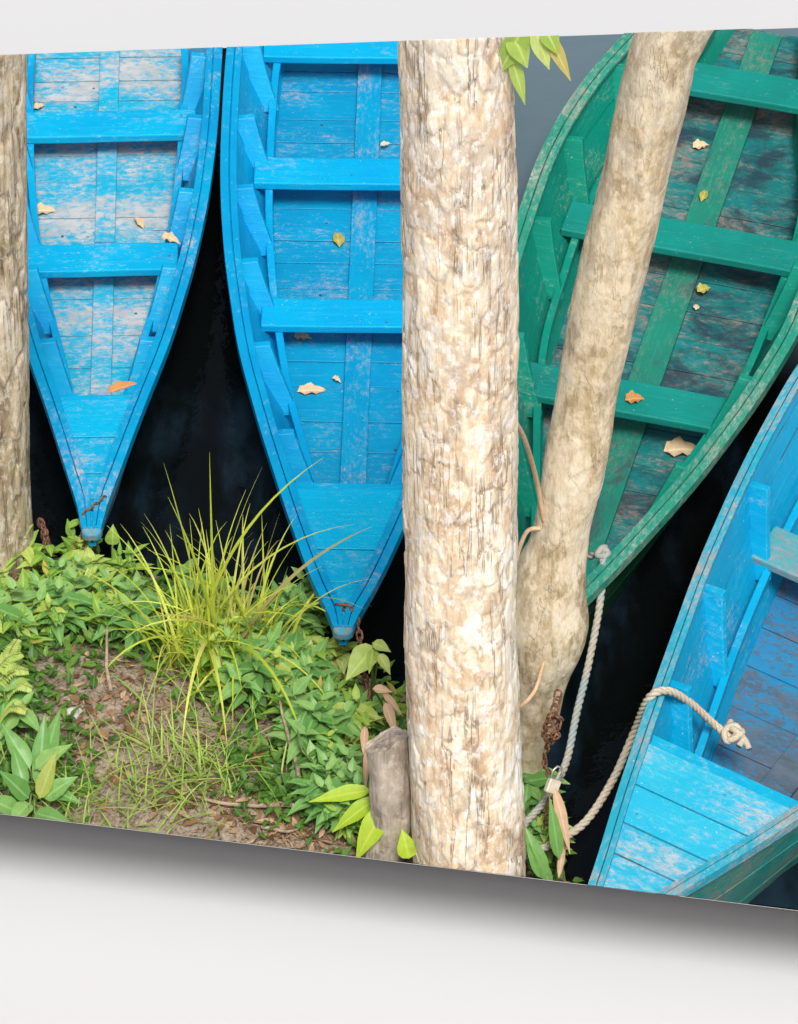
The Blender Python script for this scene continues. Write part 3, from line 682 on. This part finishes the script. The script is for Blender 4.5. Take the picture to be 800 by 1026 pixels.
# ------------------------------------------------------------------ stump, stone, twigs, vines
p = G(385, 862); top = Py(386, 742, p.y); rings = []
for i in range(26):
    u = i/25; c = p.lerp(top, u)+Vector((.03*math.sin(u*3), 0, 0)); ring = []
    for j in range(40):
        a = 6.283*j/40; rad = .088-.012*u+.012*mnoise.noise((math.cos(a)*1.5, math.sin(a)*1.5, u*4))+.005*mnoise.noise((math.cos(a)*9, math.sin(a)*9, u*3))
        ring.append(c+Vector((math.cos(a)*rad, math.sin(a)*rad, (.05*math.cos(a+.6)+.03*mnoise.noise((a*2, 3, 1)))*u))-p)
    rings.append(ring)
m = MB(); m.loft(rings); o = m.build('tree_stump', M['stump'], smooth=False); o.location = p
tag(o, 'short grey sawn tree stump beside the thick pale trunk', 'stump')
def lump(name, px, py, r, mat, label, cat, seed):
    m = MB(); bm = bmesh.new(); bmesh.ops.create_icosphere(bm, subdivisions=3, radius=1)
    for v in bm.verts: v.co *= 1+.35*mnoise.noise(v.co*1.3+Vector((seed, 0, 0))); v.co = Vector((v.co.x*r, v.co.y*r*.8, v.co.z*r*.6))
    bm.verts.index_update(); m.v = [v.co.copy() for v in bm.verts]; m.f = [[v.index for v in f.verts] for f in bm.faces]; bm.free()
    o = m.build(name, mat); o.location = G(px, py)+Vector((0, 0, r*.35)); return tag(o, label, cat)
lump('stone', 272, 778, .042, M['stone'], 'small white stone on the soil below the leafy clump', 'stone', 2)
lump('stone', 73, 716, .032, M['stone'], 'small pale grey stone by the bare soil at left', 'stone', 5)
def branch(px, r, label, z=.02, mat='twig', name='twig', cat='twig'):
    pts = [G(x, y)+Vector((0, 0, z+dz)) for x, y, dz in px]; b = pts[0].copy(); pts = spline([q-b for q in pts], 22)
    pts = [q+Vector((mnoise.noise(q*9), mnoise.noise(q*9+Vector((5, 0, 0))), 0))*.008 for q in pts]
    m = MB(); m.tube(pts, [r*(1-.5*i/22) for i in range(23)], 8); o = m.build(name, M[mat], smooth=True); o.location = b; return tag(o, label, cat)
branch([(330, 818, .02), (290, 814, .02), (240, 812, .01), (195, 803, .01)], .012, 'long grey fallen twig lying across the soil at the bottom')
branch([(306, 812, .02), (293, 775, .12), (281, 742, .2)], .010, 'bare grey twig standing up from the fallen one')
branch([(262, 832, 0), (285, 838, .01), (300, 836, .01)], .008, 'short dark twig under the long fallen twig')
branch([(112, 705, .05), (108, 690, .12), (110, 668, .2)], .009, 'short pale dead stalk on the bare mound')
def curve_thing(name, pts, r, mat, label, cat, n=30):
    b = pts[0].copy(); q = spline([p-b for p in pts], n); m = MB(); m.tube(q, r, 8); o = m.build(name, M[mat], smooth=True); o.location = b; return tag(o, label, cat)
ya = Y3-.32
curve_thing('vine', [Py(508, 712, Y2), Py(520, 709, Y3-.30), Py(536, 692, Y3-.20), Py(546, 660, Y3-.14)], .008, 'vine', 'tan vine looping from the thick trunk to the leaning tree foot', 'vine')
curve_thing('vine', [Py(508, 412, Y2), Py(524, 436, Y2+.22), Py(537, 478, Y3-.10), Py(546, 525, Y3-.06)], .009, 'vine', 'thin pale vine crossing the gap between trunks higher up', 'vine')
curve_thing('vine', [Py(507, 604, Y2), Py(517, 562, Y2+.25), Py(528, 533, Y3-.09), Py(543, 529, Y3-.05)], .008, 'vine', 'thin pale vine curling between trunks just above the bulge', 'vine')

# ------------------------------------------------------------------ ropes and chains
def rope(pts, label, mat, r=.017, knot=None, n=160, pitch=.085):
    b = pts[0].copy(); q = spline([p-b for p in pts], n); m = MB(); Lc = 0; frames = []; ref = None
    for i, p in enumerate(q):
        tg = (q[min(i+1, n)]-q[max(i-1, 0)]).normalized()
        if ref is None: ref = tg.orthogonal().normalized()
        ref = (ref-tg*ref.dot(tg)).normalized()
        if i: Lc += (q[i]-q[i-1]).length
        frames.append((p, ref.copy(), tg.cross(ref), Lc))
    for k in range(3):
        m.tube([p+(a*math.cos(6.283*(s/pitch+k/3))+c*math.sin(6.283*(s/pitch+k/3)))*r*.52 for p, a, c, s in frames], r*.56, 7)
    o = m.build('rope', M[mat], smooth=True); o.location = b; tag(o, label, 'rope')
    if knot:
        m = MB()
        for kp in knot:
            kk = spline([x-b for x in kp], 40); m.tube(kk, r*.85, 8)
        m.build('knot', M[mat], o, smooth=True)
    return o
zr = d3['zg']
kn = Pz(604, 556, zr+.04)
rope([kn+Vector((-.05, .05, -.06)), kn, Pz(602, 600, zr-.02), Pz(590, 665, .34), Pz(578, 715, .28), Pz(567, 765, .24), Pz(548, 800, .25), Pz(524, 828, .27)], 'frayed blue grey mooring rope hanging from the green boat past the leaning tree', 'ropeb', .0145,
     knot=[[kn+Vector(v)*.021 for v in ((-1, .6, 0), (0, 1, .6), (1, .2, .3), (.2, -.8, .5), (-1, -.2, .2), (-.2, .9, .8), (.6, 1.6, .4))]])
zk = d4['zs']+.05
K = Pz(735, 742, zk); g4 = d4['zg']+.04
rope([K, Pz(715, 725, zk+.05), Pz(690, 703, g4-.1), Pz(668, 692, g4), Pz(650, 700, g4-.02), Pz(635, 735, .38), Pz(615, 780, .28), Pz(588, 822, .22), Pz(560, 842, .20), Pz(528, 858, .24)], 'pale rope knotted to the rail of the sky blue boat', 'rope', .0155,
     knot=[[K+Vector(v)*.038 for v in ((-1.2, .6, 0), (-.4, 1.2, .8), (.4, .3, .9), (-.6, -.6, .5), (-.9, .5, .8), (.2, 1, 1.1), (.9, 0, .4), (.5, -.9, .2)) ],
           [K+Vector(v)*.038 for v in ((-.2, 2.0, .6), (-.4, 1.1, .8), (.2, .2, 1.2), (1.1, -.2, .3), (1.5, -1.1, 0))],
           [K+Vector(v)*.038 for v in ((-1, 0, .2), (-.2, -.6, .8), (.8, .2, .9), (.6, 1., .4), (-.4, .8, .2))]])
def chain(pts, label, ll=.042, lw=.024, r=.0042, mat='rust', extra=None):
    b = pts[0].copy(); q = spline([p-b for p in pts], 400); m = MB(); acc = 0; i = 0; k = 0
    step = ll*.74; L = [0]
    for a, c in zip(q[:-1], q[1:]): L.append(L[-1]+(c-a).length)
    def at(s):
        s = max(0, min(L[-1], s)); j = min(len(L)-2, int(np.searchsorted(L, s)-1) if s > 0 else 0); j = max(0, j); d_ = L[j+1]-L[j]
        return q[j].lerp(q[j+1], (s-L[j])/d_ if d_ else 0)
    ref = None; s = 0
    while s < L[-1]-step*.5:
        a, c = at(s-step*.17), at(s+step*1.17); tg = (c-a).normalized(); mid = (a+c)/2
        if ref is None: ref = tg.orthogonal().normalized()
        ref = (ref-tg*ref.dot(tg)).normalized(); bn = tg.cross(ref); sd = ref if k % 2 else bn
        sd = (sd+.4*(bn if k % 2 else ref)).normalized()
        ring = []
        for j in range(14):
            an = 6.283*j/14; ring.append(mid+tg*(math.cos(an)*(lw/2)+math.copysign((ll-lw)/2, math.cos(an)))+sd*(math.sin(an)*lw/2))
        ring.append(ring[0]); m.tube(ring, r, 6); s += step; k += 1
    o = m.build('chain', M[mat], smooth=True); o.location = b; return tag(o, label, 'chain')
h1, h2 = d1['zg']+.065, d2['zg']+.065
chain([Pz(106, 498, h1), Pz(95, 507, h1), Pz(84, 515, h1), Pz(82, 524, h1-.02), Pz(83, 540, h1-.08), Pz(83, 560, .24), Pz(80, 578, .20)], 'rusty chain hanging from the bow of the worn left boat', .034, .02, .0035)
chain([Pz(337, 606, h2), Pz(348, 608, h2), Pz(356, 617, h2-.02), Pz(361, 640, h2-.06), Pz(364, 665, h2-.10), Pz(368, 695, .34), Pz(371, 722, .30)], 'rusty chain hanging from the bow of the azure boat into the weeds', .042, .026, .0048)
pc = Py(-22, 545, Y1)
def wrap(zc, rr_, a0, a1, tilt): return [Vector((pc.x+rr_*math.cos(a), Y1+rr_*math.sin(a), zc+tilt*math.cos(a))) for a in np.linspace(a0, a1, 9)]
zc = pc.z
chain(wrap(zc+.03, .262, -2.9, .5, -.02)+wrap(zc-.02, .268, -2.8, .4, .02)[::-1]+wrap(zc-.07, .278, -2.8, .5, -.01), 'rusty chain wound several times round the foot of the left tree', .036, .024, .0042)
yc = Y3-.24
pts = [(560, 692, 0), (556, 712, -.03), (549, 728, -.05), (556, 732, -.06), (562, 722, -.04), (552, 716, -.07), (545, 735, -.06), (553, 742, -.05), (558, 735, -.08), (548, 750, -.05), (546, 765, -.05), (551, 778, -.06)]
chain([Py(x, y, yc+dy) for x, y, dy in pts], 'rusty tangled chain hanging on the foot of the leaning tree', .04, .026, .004)
chain([Py(552, 800, yc-.06), Py(548, 830, yc-.08), Py(558, 850, yc-.1), Py(562, 872, yc-.12), Py(556, 895, yc-.14)], 'thin rusty chain trailing among the reeds under the padlock', .034, .022, .0034)
# padlock
pb = Py(554, 787, yc-.1); r = empty('padlock', pb, 0, 'small pale padlock hanging on the tangled chain', 'padlock')
m = MB(); m.loft([[(-.026, y, -.03), (.026, y, -.03), (.026, y, .024), (-.026, y, .024)] for y in (-.012, .012)]); o = m.build('body', M['brass'], r, .005); o.rotation_euler = (-.6, .6, .2)
m = MB(); m.tube([Vector((-.02, 0, .02)), Vector((-.021, 0, .055)), Vector((-.01, 0, .072)), Vector((.01, 0, .072)), Vector((.021, 0, .055)), Vector((.02, 0, .02))], .005, 8); o = m.build('shackle', M['zinc'], r, smooth=True); o.rotation_euler = (-.6, .6, .2)

# ------------------------------------------------------------------ dry leaves lying in the boats
def dryleaf(px, py, z, ang, L, W, mat, label, curl=.5, fold=.5, el=.15):
    p = Pz(px, py, z); m = MB(); a = R(ang); d = Vector((math.cos(a), math.sin(a), el))
    leaf(m, -d.normalized()*L*.5+Vector((0, 0, .008)), d, Vector((.15, -.1, 1)), L, W, curl, fold, n=9, wob=.35)
    o = m.build('dry_leaf', M[mat], smooth=True); o.location = p
    return tag(o, label, 'leaf', 'fallen leaves lying in the boats')
f1, f2, f3 = d1['zf']+.012, d2['zf']+.012, d3['zf']+.012
dryleaf(45, 211, f1, 8, .13, .06, 'dry', 'curled tan leaf on worn floor close to the left trunk')
dryleaf(139, 222, f1, 115, .10, .035, 'dry', 'narrow pointed dry leaf on worn floor right of the centre board', fold=.8)
dryleaf(172, 240, d1['zs']+.06, -25, .09, .05, 'dry', 'curled dry leaf at the right end of the worn boat lower thwart')
dryleaf(124, 389, d1['zg']-.02, 22, .14, .045, 'dryor', 'rolled brown leaf lying on the worn boat deck ledge', curl=.2, fold=.9)
dryleaf(40, 107, f1, 30, .06, .035, 'dry', 'tiny dry leaf in the upper left corner of the worn boat')
dryleaf(339, 238, f2, 95, .12, .05, 'drygr', 'upright olive leaf on the azure floor between two thwarts', fold=.6)
dryleaf(315, 391, f2, 5, .14, .055, 'dry', 'ragged pale leaf on the azure floor near the foredeck')
dryleaf(304, 338, f2, -5, .075, .05, 'dry', 'pale leaf just below the lowest azure thwart')
dryleaf(338, 381, f2, -40, .045, .025, 'dry', 'small tan leaf right beside the centre board of the azure boat')
dryleaf(387, 145, f2+.02, 20, .05, .025, 'dry', 'tiny curled leaf beside the azure centre board near the thick trunk')
dryleaf(703, 146, f3, 20, .08, .05, 'dry', 'pale curled leaf on the green boat floor under the upper thwart')
dryleaf(706, 195, f3+.02, 70, .10, .035, 'drygr', 'narrow yellowish leaf on the green centre board above the middle thwart', fold=.8)
dryleaf(706, 290, f3+.02, 30, .07, .05, 'drygr', 'yellow green leaf on the green centre board under the middle thwart')
dryleaf(698, 308, f3, 80, .045, .025, 'dry', 'tiny tan leaf below the yellow green one on the green boat floor')
dryleaf(637, 400, d3['zs']+.06, 10, .085, .06, 'dryor', 'orange brown leaf lying on the lowest green thwart')
dryleaf(686, 450, f3, 5, .17, .09, 'dry', 'large pale crumpled leaf on the green floor near the right gunwale')
dryleaf(684, 468, f3, 100, .08, .04, 'drygr', 'olive leaf under the large crumpled leaf in the green boat')
dryleaf(259, 752, G(259, 752).z+.03, 95, .22, .07, 'dryor', 'long brown fallen leaf on the soil above the white stone')['group'] = 'fallen leaves on the bank'

# ------------------------------------------------------------------ cut the block along its far and near edges
def plane(a, b, up):
    n = ray(*a).cross(ray(*b)).normalized()
    if (n.dot(UP) > 0) != up: n = -n
    return n
PL = [(CAM, plane((0, 55), (800, 27), True)), (CAM, plane((0, 815), (800, 912), False)), (Vector((XL, 0, 0)), Vector((-1, 0, 0))), (Vector((XR, 0, 0)), Vector((1, 0, 0)))]
n_ = plane((0, 815), (800, 912), False); m = MB(); rings = []
for z in (ZB+.004, .58):
    a_, b_ = Pz(-170, 815-170*.12125, z), Pz(985, 912+185*.12125, z)
    rings.append([a_+n_*.001, b_+n_*.001, b_+n_*.0022, a_+n_*.0022])
m.loft(rings); shadow_board = m.build('shadow_board', M['board'])  # added board lying along the sightline, straightens the shadow on the floor
tag(shadow_board, 'added thin pale board, seen edge on, shaping the shadow below the boat scene', 'board')
bpy.context.view_layer.update()
FILL = ('hull', 'gunwale', 'trunk', 'bank', 'water', 'floor', 'centre_board', 'stringer', 'rib', 'thwart', 'foredeck', 'tree_stump', 'stem_head', 'bulkhead', 'deck_ledge')
for o in [x for x in COL.objects if x.type == 'MESH']:
    if o in (floor, shadow_board): continue
    mw = o.matrix_world; inv = mw.inverted(); ws = [mw @ v.co for v in o.data.vertices]; gone = False
    arr = np.array([v[:] for v in ws]); name = o.name.split('.')[0]
    for k, (c, n) in enumerate(PL):
        dd = (arr-np.array(c[:]))@np.array(n[:])
        inset = .004 if o is water else 0.
        if dd.max() <= -inset: continue
        if dd.min() >= -inset: gone = True; break
        if o.data.users > 1: o.data = o.data.copy()
        bm = bmesh.new(); bm.from_mesh(o.data)
        lc = inv @ (c-n*inset); ln = (mw.to_3x3().transposed() @ n).normalized()
        bmesh.ops.bisect_plane(bm, geom=bm.verts[:]+bm.edges[:]+bm.faces[:], dist=1e-5, plane_co=lc, plane_no=ln, clear_outer=True)
        if name in FILL:
            be = [e for e in bm.edges if e.is_boundary and all(abs((v.co-lc).dot(ln)) < 1e-4 for v in e.verts)]
            if be: bmesh.ops.holes_fill(bm, edges=be, sides=0)
        bm.to_mesh(o.data); bm.free()
        if len(o.data.vertices) == 0: gone = True; break
        arr = np.array([(mw @ v.co)[:] for v in o.data.vertices])
    if gone: bpy.data.objects.remove(o)
for o in [x for x in COL.objects if x.type == 'EMPTY' and not x.children]: bpy.data.objects.remove(o)
